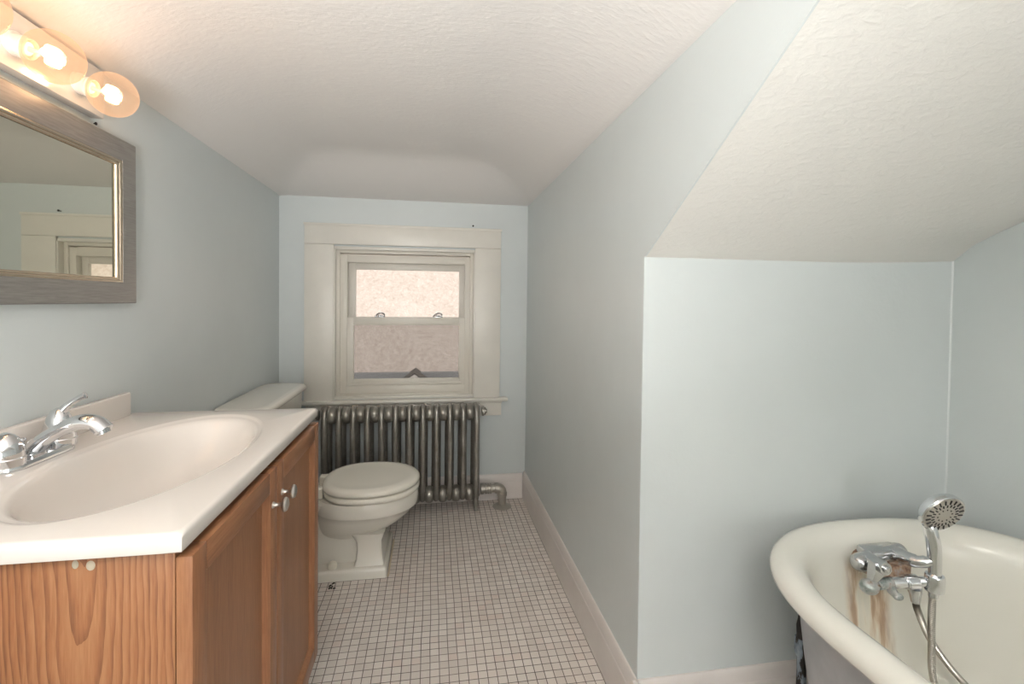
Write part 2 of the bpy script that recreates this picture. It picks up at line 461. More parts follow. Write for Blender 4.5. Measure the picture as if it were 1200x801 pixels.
# ------------------------------------------------------------------ window_1
W = bpy.data.objects.new('window_1', None); C.objects.link(W); W.location = (-.155, YF, .60)
W['kind'] = 'structure'; W['label'] = 'white double hung window in a wide flat casing over the radiator'; W['category'] = 'window'
yc = YF-.020
bm = BM()
box(bm, -.712, WX0+.006, yc, YF, .620, 1.508, .002)
box(bm, WX1-.006, .400, yc, YF, .620, 1.508, .002)
box(bm, -.712, .400, yc, YF, 1.509, 1.622, .002)
box(bm, -.716, .404, yc-.004, YF, 1.612, 1.626, .002)
obj('casing', bm, 'trim_white', W)
bm = BM()
box(bm, WX0-.002, WX0+.012, YF-.012, YF+.12, WZ0, WZ1, .002); box(bm, WX1-.012, WX1+.002, YF-.012, YF+.12, WZ0, WZ1, .002)
box(bm, WX0, WX1, YF-.012, YF+.12, WZ1-.014, WZ1+.002, .002); box(bm, WX0, WX1, YF-.004, YF+.12, WZ0-.004, WZ0+.010, .002)
obj('jamb', bm, 'trim_white', W)
bm = BM(); box(bm, -.735, .447, YF-.048, YF+.01, .602, .622, .005, 3)
obj('stool', bm, 'trim_white', W)
bm = BM(); box(bm, -.700, .412, YF-.018, YF, .512, .602, .002); box(bm, -.704, .416, YF-.024, YF, .588, .602, .003)
obj('apron', bm, 'trim_white', W)
# vinyl replacement frame inside the jamb: stepped
FX0, FX1, FZ0, FZ1 = -.536, .236, .638, 1.464
def ring_frame(bm, x0, x1, z0, z1, w, y0, y1, wt=None, wb=None, bev=.002):
    wt = w if wt is None else wt; wb = w if wb is None else wb
    box(bm, x0, x0+w, y0, y1, z0, z1, bev); box(bm, x1-w, x1, y0, y1, z0, z1, bev)
    box(bm, x0+w-.001, x1-w+.001, y0, y1, z1-wt, z1, bev); box(bm, x0+w-.001, x1-w+.001, y0, y1, z0, z0+wb, bev)
bm = BM()
ring_frame(bm, WX0+.010, WX1-.010, WZ0+.008, WZ1-.012, .022, YF+.028, YF+.11, .020, .010)
ring_frame(bm, FX0+.004, FX1-.004, FZ0+.008, FZ1-.006, .042, YF+.040, YF+.115, .044, .046)
obj('window_frame', bm, 'vinyl_white', W)
yU0, yU1 = YF+.080, YF+.104; yL0, yL1 = YF+.046, YF+.076
S = 1+.085/YF
def outx(x): return x*S
ux0, ux1, uz1 = -.490, .200, 1.415
bm = BM(); ring_frame(bm, ux0, ux1, 1.060, uz1, .042, yU0, yU1, .040, .036)
us = obj('upper_sash', bm, 'sash_white', W)
bm = BM(); box(bm, ux0+.038, ux1-.038, yU0+.010, yU0+.014, 1.09, uz1-.036); obj('pane', bm, 'window_glass', us, smooth=False)
bm = BM(); ring_frame(bm, -.500, .205, .690, 1.094, .046, yL0, yL1, .044, .040)
box(bm, -.47, .17, yL0-.006, yL0+.004, .696, .710, .003)
ls = obj('lower_sash', bm, 'vinyl_white', W)
bm = BM(); box(bm, -.462, .166, yL0+.012, yL0+.016, .722, 1.055); obj('pane', bm, 'window_glass', ls, smooth=False)
bm = BM(); box(bm, -.50, .205, YF+.112, YF+.1125, .68, 1.075); obj('insect_screen', bm, 'insect_mesh', W, smooth=False)
# scrolled cam locks on the meeting rail
for x in (-.307, .030):
    bm = BM(); zz = 1.094
    box(bm, x-.030, x+.030, yL0+.004, yL1+.002, zz, zz+.006, .002)
    tube(bm, smooth_path([(x-.026, yL0+.014, zz+.006), (x-.012, yL0+.012, zz+.020), (x+.008, yL0+.012, zz+.026), (x+.024, yL0+.014, zz+.018), (x+.020, yL0+.014, zz+.008), (x+.004, yL0+.014, zz+.012)], 5), [.005]*26, 8)
    lathe(bm, [(.011, 0), (.010, .008), (.004, .011)], (x-.002, yL0+.016, zz+.005), (0, 0, 1), 14)
    obj('sash_lock', bm, 'worn_chrome', W)

# nail above the casing
bm = BM(); lathe(bm, [(.002, 0), (.002, .016), (.0055, .017), (.0055, .020), (.001, .021)], (.232, YF, 1.640), (0, -1, 0), 12)
tag(obj('nail', bm, 'black_paint'), 'small dark nail in the blue wall just above the window casing', 'nail')

# outside: neighbouring house with a shingled roof
H = thing('neighbour_house', 'neighbouring house seen through the window, pale tan shingled roof over a grey gutter', 'house', (0, 7.5, -3))
bm = BM(); rp = [(6.0, .285), (11.0, 4.6), (11.0, 4.5), (6.0, .185)]
prism(bm, rp, 'x', -7, 7); obj('roof', bm, 'shingles', H, smooth=False)
bm = BM(); prism(bm, [(5.88, .20), (5.90, .31), (6.01, .31), (6.01, .17), (5.93, .15)], 'x', -7, 7); obj('gutter', bm, 'gutter_grey', H, smooth=False)
bm = BM(); box(bm, -6.8, 6.8, 6.1, 10.9, -3, .25); obj('wall', bm, 'gable_wall', H, smooth=False)
bm = BM()
gx, gz = -.203, .354
for sgn in (-1, 1):
    prism(bm, [(gx, gz), (gx+sgn*.60, gz-.40), (gx+sgn*.60, gz-.415), (gx, gz-.015)], 'y', 5.60, 6.05)
obj('gable_roof', bm, 'gable_trim', H, smooth=False)
bm = BM(); prism(bm, [(gx, gz-.0145), (gx+.58, gz-.401), (gx+.58, -3), (gx-.58, -3), (gx-.58, gz-.401)], 'y', 5.605, 6.0); obj('gable_wall', bm, 'gable_wall', H, smooth=False)

# ------------------------------------------------------------------ vanity cabinet
VB = thing('vanity_cabinet', 'honey oak bathroom vanity cabinet with two doors beneath the white sink top', 'cabinet', (-.60, 1.12, 0))
CX1 = -.363; CY0, CY1 = .748, 1.505; CZ0, CZ1 = .0, .843
bm = BM(); box(bm, XL+.004, CX1, CY0, CY0+.016, CZ0, CZ1, .001)
sidep = obj('side_panel', bm, 'oak_side', VB)
bm = BM(); box(bm, XL+.004, CX1, CY1-.016, CY1, CZ0, CZ1, .001); obj('side_panel', bm, 'oak', VB)
bm = BM(); box(bm, CX1-.018, CX1+.0005, CY0+.0165, CY1-.0165, .10, CZ1-.002); obj('face_frame', bm, 'oak', VB)
bm = BM(); box(bm, CX1-.075, CX1-.060, CY0+.0165, CY1-.0165, 0, .10); obj('toe_kick', bm, 'oak_rail', VB)
DX0, DX1 = -.3605, -.338
def door(y0, y1, z0, z1, kn):
    w = .046
    bm = BM(); d = BM()
    box(bm, DX0, DX1, y0, y0+w, z0, z1, .0025); box(bm, DX0, DX1, y1-w, y1, z0, z1, .0025)
    dr = obj('door', bm, 'oak', VB)
    for za in (z1-w, z0):
        bm = BM(); box(bm, DX0, DX1, y0+w, y1-w, za, za+w, .0025); obj('rail', bm, 'oak_rail', dr)
    # moulded slope around a sunk panel
    bm = BM()
    def rr(ins, x): return [(x, y0+w-.001+ins, z0+w-.001+ins), (x, y1-w+.001-ins, z0+w-.001+ins), (x, y1-w+.001-ins, z1-w+.001-ins), (x, y0+w-.001+ins, z1-w+.001-ins)]
    loft(bm, [rr(0, DX1-.001), rr(.004, DX1-.004), rr(.012, DX1-.013), rr(.0121, DX1-.0135)], True, False, True)
    obj('panel', bm, 'oak', dr)
    bm = BM(); ky, kz = kn
    lathe(bm, [(.0075, 0), (.0065, .002), (.0042, .005), (.004, .016), (.006, .019), (.0145, .022), (.0155, .025), (.0135, .029), (.007, .0315), (.001, .032)], (DX1, ky, kz), (1, 0, 0), 24)
    obj('knob', bm, 'satin_nickel', dr, label='satin nickel round knob')
YM = 1.125
door(.744, YM-.0015, .118, .828, (YM-.030, .752))
door(YM+.0015, 1.512, .118, .828, (YM+.032, .756))
# daubs of filler at the top of the side panel
for x, z, rx, rz in ((-.489, .8255, .0042, .0062), (-.470, .8225, .0058, .0072), (-.415, .8375, .0055, .003)):
    bm = BM(); ellipsoid(bm, (x, CY0, z), rx, .0022, rz, 14, 8); obj('filler_daub', bm, 'filler', VB, label='whitish daub of filler on the oak side')

# ------------------------------------------------------------------ sink top (integral basin)
ST = thing('washbasin', 'glossy white cultured marble vanity top with an oval integral basin', 'sink', (-.60, 1.12, .843))
TZ = .870; TX0, TX1, TY0, TY1 = XL+.002, -.343, .725, 1.517
ocx, ocy, oa, ob = -.572, 1.121, .168, .325
def ray_rect(t, ins=0):
    dx, dy = math.cos(t), math.sin(t)
    x0, x1, y0, y1 = TX0+ins-ocx, TX1-ins-ocx, TY0+ins-ocy, TY1-ins-ocy
    k = min((x1/dx if dx > 1e-9 else (x0/dx if dx < -1e-9 else 1e9)), (y1/dy if dy > 1e-9 else (y0/dy if dy < -1e-9 else 1e9)))
    return (ocx+dx*k, ocy+dy*k)
corner = [math.atan2(b-ocy, a-ocx) for a in (TX0, TX1) for b in (TY0, TY1)]
ts = sorted({round(x, 7) for x in [2*PI*k/140-PI for k in range(140)] + corner})
def oval(t, s, z, dx=0):
    # param so that the direction matches the rectangle rays
    c, s_ = math.cos(t)/oa, math.sin(t)/ob
    k = 1/math.sqrt(c*c+s_*s_)
    return (ocx+math.cos(t)*k*s+dx, ocy+math.sin(t)*k*s, z)
bm = BM()
rings = []
for ins, z in ((.012, TZ-.027), (.001, TZ-.027), (0, TZ-.025), (0, TZ-.008), (.0012, TZ-.004), (.004, TZ-.0012), (.009, TZ)):
    rings.append([(*ray_rect(t, ins), z) for t in ts])
for s, z, dx in ((1.05, TZ, 0), (1.03, TZ-.0004, 0), (1.012, TZ-.0030, 0), (1.0, TZ-.0045, 0), (.975, TZ-.0055, 0), (.955, TZ-.0075, 0), (.93, TZ-.014, 0), (.895, TZ-.030, 0), (.84, TZ-.058, -.003), (.76, TZ-.088, -.008), (.64, TZ-.112, -.014), (.48, TZ-.127, -.02), (.3, TZ-.134, -.025), (.13, TZ-.138, -.03)):
    rings.append([oval(t, s, z, dx) for t in ts])
loft(bm, rings, True, False, True)
obj('basin', bm, 'marble_white', ST, ang=60)
bm = BM(); box(bm, TX0, TX0+.019, TY0, 1.482, TZ-.002, .934, .004, 3); obj('backsplash', bm, 'marble_white', ST)
bm = BM(); lathe(bm, [(.030, 0), (.030, .003), (.024, .004), (.022, .001), (.0, .001)], (ocx-.03, ocy, TZ-.138), (0, 0, 1), 28); obj('drain', bm, 'chrome', ST, label='chrome drain ring')

# ------------------------------------------------------------------ sink faucet
FA = thing('sink_faucet', 'chrome two-handle faucet standing on the sink top against the backsplash', 'faucet', (-.785, 1.100, TZ))
fx, fy = -.787, 1.098
bm = BM(); rings = []
def stad(a, b, z, n_=20):   # stadium in plan, half length a (y), half width b (x)
    out = []
    for k in range(n_+1):
        t = PI*k/n_; out.append((fx+b*math.cos(t), fy+(a-b)+b*math.sin(t), z))
    for k in range(n_+1):
        t = PI+PI*k/n_; out.append((fx+b*math.cos(t), fy-(a-b)+b*math.sin(t), z))
    return out
loft(bm, [stad(.084, .0285, TZ+.0005), stad(.084, .0285, TZ+.010), stad(.081, .026, TZ+.014), stad(.074, .020, TZ+.016)], True, True, True)
obj('base_plate', bm, 'chrome', FA)
bm = BM()
sp_ = smooth_path([(fx-.004, fy, TZ+.008), (fx+.004, fy, TZ+.028), (fx+.034, fy, TZ+.052), (fx+.076, fy, TZ+.072), (fx+.106, fy+.001, TZ+.070), (fx+.124, fy+.001, TZ+.054)], 7)
rr_ = []
for i in range(len(sp_)):
    s = i/(len(sp_)-1); rr_.append(.022-.008*min(1, s*2.2) + (.0035 if s > .6 else .0035*max(0, (s-.35)/.25)))
tube(bm, sp_, rr_, 20, True, (1.12, .88))
lathe(bm, [(.0125, 0), (.0125, .010), (.010, .011)], (fx+.1185, fy+.001, TZ+.058), V((.35, 0, -1)), 20)
obj('spout', bm, 'chrome', FA)
def handle(y, lev, up):
    bm = BM()
    lathe(bm, [(.030, .010), (.0305, .024), (.029, .026), (.0295, .029), (.027, .046), (.020, .060+up*.6), (.013, .067+up), (.004, .072+up)], (fx-.003, y, TZ), (0, 0, 1), 28)
    a = V((fx-.003, y, TZ+.056+up)); e = a+V(lev)
    tube(bm, smooth_path([a, a+V(lev)*.35+V((0, 0, .008)), a+V(lev)*.75+V((0, 0, .008)), e+V((0, 0, .006)), e+V(lev)*.08+V((0, 0, .005))], 5), [.012, .011, .0100, .009, .0082, .0074, .0068, .0064, .006, .0060, .0060, .0062, .0066, .0068, .007, .0074, .0076, .0078, .007, .005, .002], 14)
    obj('handle', bm, 'chrome', FA)
handle(fy-.066, (-.012, -.075, .018), 0); handle(fy+.066, (.046, .004, .034), .018)
bm = BM(); tube(bm, [(fx-.034, fy+.012, TZ), (fx-.034, fy+.012, TZ+.030)], .0028, 10)
lathe(bm, [(.003, 0), (.006, .004), (.0085, .009), (.0075, .013), (.002, .014)], (fx-.034, fy+.012, TZ+.028), (0, 0, 1), 18)
obj('lift_rod', bm, 'chrome', FA)

# ------------------------------------------------------------------ mirror
MR = thing('wall_mirror', 'rectangular wall mirror in a brushed pewter frame above the vanity', 'mirror', (XL, 1.03, 1.18))
my0, my1, mz0, mz1 = .56, 1.508, 1.181, 1.622
fw = .070
def rect(ins, x): return [(x, my0+ins, mz0+ins), (x, my1-ins, mz0+ins), (x, my1-ins, mz1-ins), (x, my0+ins, mz1-ins)]
bm = BM(); loft(bm, [rect(.002, XL+.001), rect(0, XL+.003), rect(0, XL+.019), rect(.003, XL+.022), rect(fw-.014, XL+.020), rect(fw-.0125, XL+.016), rect(fw-.012, XL+.002)], True)
obj('frame', bm, 'pewter', MR, ang=25)
bm = BM(); loft(bm, [rect(fw-.014, XL+.019), rect(fw-.011, XL+.0205), rect(fw-.0075, XL+.019), rect(fw-.006, XL+.016), rect(fw-.0045, XL+.0165), rect(fw-.002, XL+.0145), rect(fw, XL+.010), rect(fw, XL+.006)], True)
obj('inner_bead', bm, 'champagne_bead', MR, ang=60, label='champagne gold inner bead')
bm = BM(); box(bm, XL+.003, XL+.008, my0+fw-.006, my1-fw+.006, mz0+fw-.006, mz1-fw+.006); obj('mirror_glass', bm, 'mirror_silver', MR, smooth=False)
bm = BM(); lathe(bm, [(.0015, 0), (.0015, .003), (.004, .004), (.004, .006), (.001, .007)], (XL, 1.373, 1.636), (1, 0, 0), 12)
tag(obj('nail', bm, 'black_paint'), 'tiny black nail in the wall between mirror and light bar', 'nail')

# ------------------------------------------------------------------ light bar
LB = thing('vanity_light_bar', 'long vanity light bar with round clear bulbs over the mirror', 'lamp', (XL, 1.03, 1.69))
bm = BM(); box(bm, XL, XL+.029, .68, 1.364, 1.645, 1.762, .002); obj('back_plate', bm, 'plate_enamel', LB)
bulbs = []
for k in range(4):
    y = 1.274-.177*k; z = 1.688
    ax = V((1, 0, -.27)).normalized(); o = V((XL+.0285, y, z+.006))
    bm = BM(); lathe(bm, [(.0255, -.007), (.0255, .004), (.0215, .006), (.0215, .020), (.0222, .021), (.0222, .024), (.0205, .025), (.0205, .034), (.0185, .036), (.0175, .028), (.0165, .012)], o, ax, 28, True, False)
    so = obj('socket', bm, 'socket_white', LB)
    c = o+ax*.076
    prof = [(.0135, -.052), (.014, -.046), (.0175, -.040), (.026, -.036)]
    for i in range(1, 15):
        t = PI*(.80-.80*i/14)
        prof.append((.0475*math.sin(t), -(.0475*math.cos(t)) if False else .0475*math.cos(t)))
    prof = [p for p in prof[:3]] + [(.050*math.sin(PI*a), .050*-math.cos(PI*a)) for a in [.18+.81*i/16 for i in range(17)]]
    bm = BM(); lathe(bm, prof, c, ax, 32, False, True)
    bu = obj('bulb', bm, 'bulb_glass', LB, ang=80)
    bm = BM(); tube(bm, [c-ax*.050, c-ax*.018], [.006, .003], 10)
    lathe(bm, [(.0132, -.060), (.0132, -.046), (.004, -.044)], c, ax, 16)
    obj('stem', bm, 'socket_white', bu)
    bm = BM(); up = V((0, 0, 1))
    loop = []
    for i in range(41):
        t = i/40; a_ = 2*PI*t
        loop.append(c-ax*.002+ax*(.010*math.cos(a_*5)*.6)+V((0, 1, 0))*.016*math.cos(a_)+up*.014*math.sin(a_))
    tube(bm, loop, .0062, 8)
    obj('filament', bm, 'filament_glow', bu)
    bulbs.append(c)

# ------------------------------------------------------------------ toilet
TO = thing('toilet', 'white two-piece toilet with closed lid beside the radiator', 'toilet', (-.35, 2.265, 0))
tcy = 2.262
def egg(cx_front, cx_back, half, z, n_=56, e=2.0, yoff=0, back=1.0):
    """plan outline: rounded front towards +x, blunter back"""
    out = []
    xm = cx_back+(cx_front-cx_back)*.50
    for k in range(n_):
        t = 2*PI*k/n_
        c, s = math.cos(t), math.sin(t)
        if c >= 0: x = xm+(cx_front-xm)*abs(c)**(2/2.0); y = half*math.copysign(abs(s)**(2/2.0), s)
        else: x = xm-(xm-cx_back)*abs(c)**(2/2.6); y = half*math.copysign(abs(s)**(2/2.25), s)*1
        out.append((x, tcy+yoff+y, z))
    return out
# bowl: one loft from rim to waist
bm = BM()
rings = [egg(-.075, -.50, .170, .325), egg(-.064, -.505, .183, .326), egg(-.060, -.51, .188, .318), egg(-.062, -.51, .186, .268), egg(-.064, -.51, .183, .262), egg(-.072, -.51, .176, .258), egg(-.090, -.51, .168, .235), egg(-.122, -.51, .152, .205), egg(-.165, -.51, .128, .175), egg(-.205, -.51, .100, .150), egg(-.225, -.51, .085, .120)]
loft(bm, rings, True, True, True)
obj('bowl', bm, 'porcelain', TO, ang=50)
# pedestal: flared column at the front and the broad trapway body behind it
bm = BM()
def rrect(x0, x1, y0, y1, z, r, n_=5):
    out = []
    for cx_, cy_, a0 in ((x1-r, y1-r, 0), (x0+r, y1-r, PI/2), (x0+r, y0+r, PI), (x1-r, y0+r, 1.5*PI)):
        for k in range(n_+1):
            t = a0+PI/2*k/n_; out.append((cx_+r*math.cos(t), cy_+r*math.sin(t), z))
    return out
loft(bm, [rrect(-.330, -.202, 2.118, 2.400, .040, .010), rrect(-.322, -.208, 2.126, 2.392, .065, .010), rrect(-.318, -.213, 2.130, 2.388, .110, .010), rrect(-.320, -.213, 2.126, 2.392, .145, .012), rrect(-.345, -.200, 2.115, 2.403, .18, .03)], True, True, True)
loft(bm, [rrect(-.66, -.29, 2.165, 2.36, .035, .02), rrect(-.66, -.29, 2.165, 2.36, .26, .02), rrect(-.66, -.29, 2.13, 2.395, .31, .02)], True, True, True)
obj('pedestal', bm, 'porcelain', TO, ang=45)
bm = BM(); loft(bm, [rrect(-.67, -.186, 2.092, 2.430, .0005, .012), rrect(-.67, -.186, 2.092, 2.430, .030, .012), rrect(-.668, -.188, 2.094, 2.428, .038, .012), rrect(-.664, -.193, 2.100, 2.422, .043, .012)], True, True, True)
obj('foot_plinth', bm, 'porcelain', TO, ang=40)
bm = BM(); lathe(bm, [(.020, 0), (.020, .012), (.017, .021), (.009, .026), (.001, .027)], (-.418, 2.127, .043), (0, 0, 1), 24); obj('bolt_cap', bm, 'bolt_cap', TO, label='yellowed round bolt cap')
bm = BM(); lathe(bm, [(.020, 0), (.020, .012), (.017, .021), (.009, .026), (.001, .027)], (-.418, 2.398, .043), (0, 0, 1), 24); obj('bolt_cap', bm, 'bolt_cap', TO)
# seat and lid
bm = BM(); loft(bm, [egg(-.066, -.47, .186, .328), egg(-.056, -.476, .196, .332), egg(-.054, -.478, .198, .342), egg(-.056, -.476, .196, .352), egg(-.066, -.47, .188, .356)], True, True, True)
obj('seat', bm, 'seat_plastic', TO, ang=60)
bm = BM(); loft(bm, [egg(-.066, -.474, .188, .3585), egg(-.056, -.480, .197, .361), egg(-.053, -.482, .200, .370), egg(-.055, -.480, .198, .380), egg(-.064, -.474, .190, .387), egg(-.095, -.455, .168, .391), egg(-.105, -.448, .160, .3895), egg(-.16, -.42, .11, .3895), egg(-.25, -.32, .02, .3895)], True, True, True)
obj('lid', bm, 'seat_plastic', TO, ang=60)
for y in (tcy-.075, tcy+.075):
    bm = BM(); box(bm, -.515, -.468, y-.020, y+.020, .326, .372, .006, 3); obj('hinge', bm, 'seat_plastic', TO)
# tank
def tank_out(x1, y0, y1, z, r, bow=.02):
    pts = []
    o = rrect(XL+.012, x1, y0, y1, z, r, 6)
    for x, y, z_ in o:
        if x > x1-r-.001:
            s = (y-(y0+y1)/2)/((y1-y0)/2); x = x - bow*s*s
        pts.append((x, y, z_))
    return pts
ty0, ty1 = 1.965, 2.612
bm = BM(); loft(bm, [tank_out(-.665, ty0+.03, ty1-.03, .335, .05), tank_out(-.650, ty0+.015, ty1-.015, .37, .05), tank_out(-.637, ty0+.008, ty1-.008, .735, .05)], True, True, True)
obj('tank', bm, 'porcelain', TO, ang=50)
bm = BM(); loft(bm, [tank_out(-.632, ty0+.004, ty1-.004, .733, .055), tank_out(-.622, ty0-.002, ty1+.002, .737, .058), tank_out(-.618, ty0-.004, ty1+.004, .742, .06), tank_out(-.618, ty0-.004, ty1+.004, .752, .06), tank_out(-.621, ty0-.001, ty1+.001, .760, .06), tank_out(-.630, ty0+.006, ty1-.006, .765, .06), tank_out(-.65, ty0+.03, ty1-.03, .766, .06)], True, True, True)
obj('tank_lid', bm, 'porcelain', TO, ang=50)
bm = BM(); lathe(bm, [(.012, 0), (.012, .006), (.006, .008), (.006, .018)], (-.640, ty0+.09, .68), (1, 0, 0), 18); tube(bm, [(-.624, ty0+.09, .68), (-.620, ty0+.12, .676), (-.618, ty0+.155, .672)], [.006, .006, .004], 10); obj('flush_lever', bm, 'chrome', TO)

# caulk/grime line where the plinth meets the floor, a scrap of grit
bm = BM(); box(bm, -.1855, -.178, 2.10, 2.42, .0002, .006, .002); obj('caulk_line', bm, 'caulk', TO, label='brownish old caulk line at the foot')
bm = BM()
for k in range(9):
    ellipsoid(bm, (-.405+random.uniform(-.012, .012), 2.072+random.uniform(-.03, .012), .002), random.uniform(.003, .007), random.uniform(.003, .009), .0025, 8, 6)
tag(obj('debris_scrap', bm, 'grime'), 'dark crumbled scrap of grit on the tiles by the toilet foot', 'debris')

# ------------------------------------------------------------------ radiator
RA = thing('radiator', 'silver-painted cast iron column radiator under the window', 'radiator', (-.15, 2.74, 0))
x0r, pitch, ns = -.575, .0752, 12
yf, yb = 2.700, 2.785
zt, zb = .562, .098
for k in range(ns):
    x = x0r+pitch*k
    bm = BM()
    for y in (yf, yb):
        s = -1 if y == yf else 1
        ym = (yf+yb)/2
        path = smooth_path([(x, ym, zb-.026), (x, ym+s*.030, zb-.015), (x, y, zb+.030), (x, y, zb+.10), (x, y, .33), (x, y, zt-.085), (x, y-s*.004, zt-.030), (x, ym+s*.024, zt+.018), (x, ym, zt+.032)], 6)
        tube(bm, path, .0180 if s < 0 else .0265, 12, True, (1.0, 1.15) if s < 0 else (1.0, .7))
    # hub lobes: the sections meet in rounded swellings between the columns, top and bottom
    for zz, k_ in ((zt, 1.0), (zb, 1.0)):
        lathe(bm, [(.002, -.021), (.030, -.020), (.031, -.012), (.031, .012), (.030, .020), (.002, .021)], (x, ym, zz), (1, 0, 0), 24)
        if k < ns-1:
            lathe(bm, [(.034, .0150), (.040, .0185), (.0445, .025), (.0465, .032), (.047, pitch/2), (.0465, pitch-.032), (.0445, pitch-.025), (.040, pitch-.0185), (.034, pitch-.0150)], (x, ym-.020, zz), (1, 0, 0), 24)
    obj('section', bm, 'radiator_paint', RA, ang=60)
for k in (0, ns-1):
    x = x0r+pitch*k
    for y in (yf+.004, yb-.002):
        bm = BM(); tube(bm, smooth_path([(x, y+(.012 if y < 2.74 else -.012), zb-.02), (x, y+.002, .055), (x, y-.004*(1 if y < 2.74 else -1), .02), (x, y-.008*(1 if y < 2.74 else -1), .0005)], 5), [.017]*4+[.0145]*4+[.0115]*4+[.011]*4, 12)
        obj('leg', bm, 'radiator_paint', RA)
xe = x0r+pitch*(ns-1)+pitch/2; ym = 2.735
bm = BM(); lathe(bm, [(.028, 0), (.028, .010), (.022, .012), (.022, .020), (.012, .022), (.012, .028)], (xe-.004, ym, zt), (1, 0, 0), 16); obj('end_plug', bm, 'radiator_paint', RA)
bm = BM(); lathe(bm, [(.028, 0), (.028, .012), (.020, .014), (.016, .030), (.016, .045)], (x0r-pitch/2+.004, ym, zt), (-1, 0, 0), 16)
tube(bm, [(x0r-pitch/2-.04, ym, zt), (x0r-pitch/2-.07, ym, zt)], .008, 10); obj('bleed_valve', bm, 'radiator_paint', RA)
bm = BM()
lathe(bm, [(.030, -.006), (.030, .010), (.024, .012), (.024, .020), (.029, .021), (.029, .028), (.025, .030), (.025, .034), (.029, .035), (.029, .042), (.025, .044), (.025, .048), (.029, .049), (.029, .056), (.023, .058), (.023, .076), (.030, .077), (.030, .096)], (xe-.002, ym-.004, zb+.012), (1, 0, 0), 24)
obj('union_fitting', bm, 'radiator_paint_lit', RA)
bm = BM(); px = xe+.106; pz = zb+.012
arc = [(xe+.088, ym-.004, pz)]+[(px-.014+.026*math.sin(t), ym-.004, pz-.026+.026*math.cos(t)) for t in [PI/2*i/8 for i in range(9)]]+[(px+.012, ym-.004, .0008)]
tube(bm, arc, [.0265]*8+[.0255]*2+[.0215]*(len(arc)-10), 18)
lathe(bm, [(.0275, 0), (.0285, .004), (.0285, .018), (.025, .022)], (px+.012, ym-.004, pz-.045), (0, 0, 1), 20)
obj('supply_pipe', bm, 'radiator_paint_lit', RA)
bm = BM(); lathe(bm, [(.055, 0.0005), (.055, .003), (.047, .0055), (.030, .010), (.023, .013)], (px+.012, ym-.004, 0), (0, 0, 1), 28); obj('floor_flange', bm, 'radiator_paint_lit', RA)

# ------------------------------------------------------------------ bathtub
TB = thing('bathtub', 'cream enamel roll-rim clawfoot bathtub filling the alcove under the slope', 'bathtub', (TUBX, TUBY, 0))
tcx, tfar, tnear, tw = 1.145, .75, .03, .412
def tub_ring(d, z, n_=72):
    out = []
    for k in range(n_):
        t = 2*PI*(k+.5)/n_
        c, s = math.cos(t), math.sin(t)
        a = tw-d
        if s >= 0: e = 2.35 if c < 0 else 2.75
        else: e = 2.1
        x = tcx+a*math.copysign(abs(c)**(2/e), c); y = (a if s > 0 else .40-d)*math.copysign(abs(s)**(2/e), s)
        out.append((x, (tfar if s >= 0 else tnear)+y, z))
    return out
rim = [(.052, .545), (.030, .548), (.012, .556), (.002, .568), (0, .579), (.004, .591), (.014, .600), (.028, .605), (.044, .6035), (.058, .597), (.070, .585), (.079, .567), (.085, .545), (.092, .50), (.104, .40), (.116, .30), (.130, .24), (.155, .205), (.195, .182), (.26, .170), (.33, .166)]
bm = BM(); loft(bm, [tub_ring(d, z) for d, z in rim], True, False, True); obj('basin', bm, 'tub_enamel', TB, ang=70)
shell = [(.0535, .5445), (.056, .53), (.062, .47), (.072, .38), (.084, .29), (.104, .22), (.14, .175), (.20, .152), (.28, .145)]
bm = BM(); loft(bm, [tub_ring(d, z) for d, z in shell], True, False, True); obj('outer_shell', bm, 'tub_exterior', TB, ang=70, label='dull grey painted outside of the tub')
for sx in (-1, 1):
    for yy in (.86, -.10):
        bm = BM(); x = tcx+sx*.265
        tube(bm, smooth_path([(x-sx*.03, yy, .175), (x+sx*.030, yy, .150), (x+sx*.045, yy, .10), (x+sx*.025, yy, .055), (x+sx*.040, yy, .020), (x+sx*.050, yy, .014)], 5), [.034-.014*min(1, i/12)+(.010 if i > 18 else 0) for i in range(26)], 14)
        ellipsoid(bm, (x+sx*.042, yy, .022), .034, .030, .0215, 16, 10)
        for q in (-.018, 0, .018): ellipsoid(bm, (x+sx*.068, yy+q, .012), .014, .008, .0115, 10, 8)
        obj('claw_foot', bm, 'tub_exterior', TB)

# old water pipe between the tub and the end wall
bm = BM()
tube(bm, smooth_path([(1.026, 1.168, .515), (1.030, 1.168, .40), (1.028, 1.168, .30), (1.032, 1.168, .16), (1.030, 1.168, 0.0005)], 6), [.0085]*12+[.012]*7+[.0125]*6, 14)
lathe(bm, [(.0165, 0), (.0175, .006), (.0175, .045), (.0165, .05)], (1.030, 1.168, .215), (0, 0, 1), 8)
tag(obj('water_pipe', bm, 'flaking_pipe'), 'dark water pipe with flaking pale blue paint behind the tub end', 'pipe')

# ------------------------------------------------------------------ tub tap and hand shower
TT = thing('tub_tap', 'worn chrome mixer tap stained with rust on the inner end of the bathtub', 'faucet', (1.14, 1.06, .50))
bm = BM()
A, B = V((1.070, 1.035, .546)), V((1.212, 1.052, .556))
d = (B-A)
prof = [(.004, -.014), (.014, -.011), (.0205, -.003), (.0225, .008), (.0225, d.length-.006), (.020, d.length+.003), (.012, d.length+.009), (.003, d.length+.011)]
lathe(bm, prof, A, d, 26)
box(bm, 1.10, 1.205, 1.025, 1.075, .540, .574, .008, 3)
obj('valve_body', bm, 'worn_chrome', TT)
bm = BM(); tube(bm, [(1.11, 1.04, .53), (1.11, 1.092, .53)], [.020, .028], 18); tube(bm, [(1.19, 1.05, .535), (1.19, 1.096, .535)], [.020, .028], 18)
obj('wall_union', bm, 'rusty', TT)
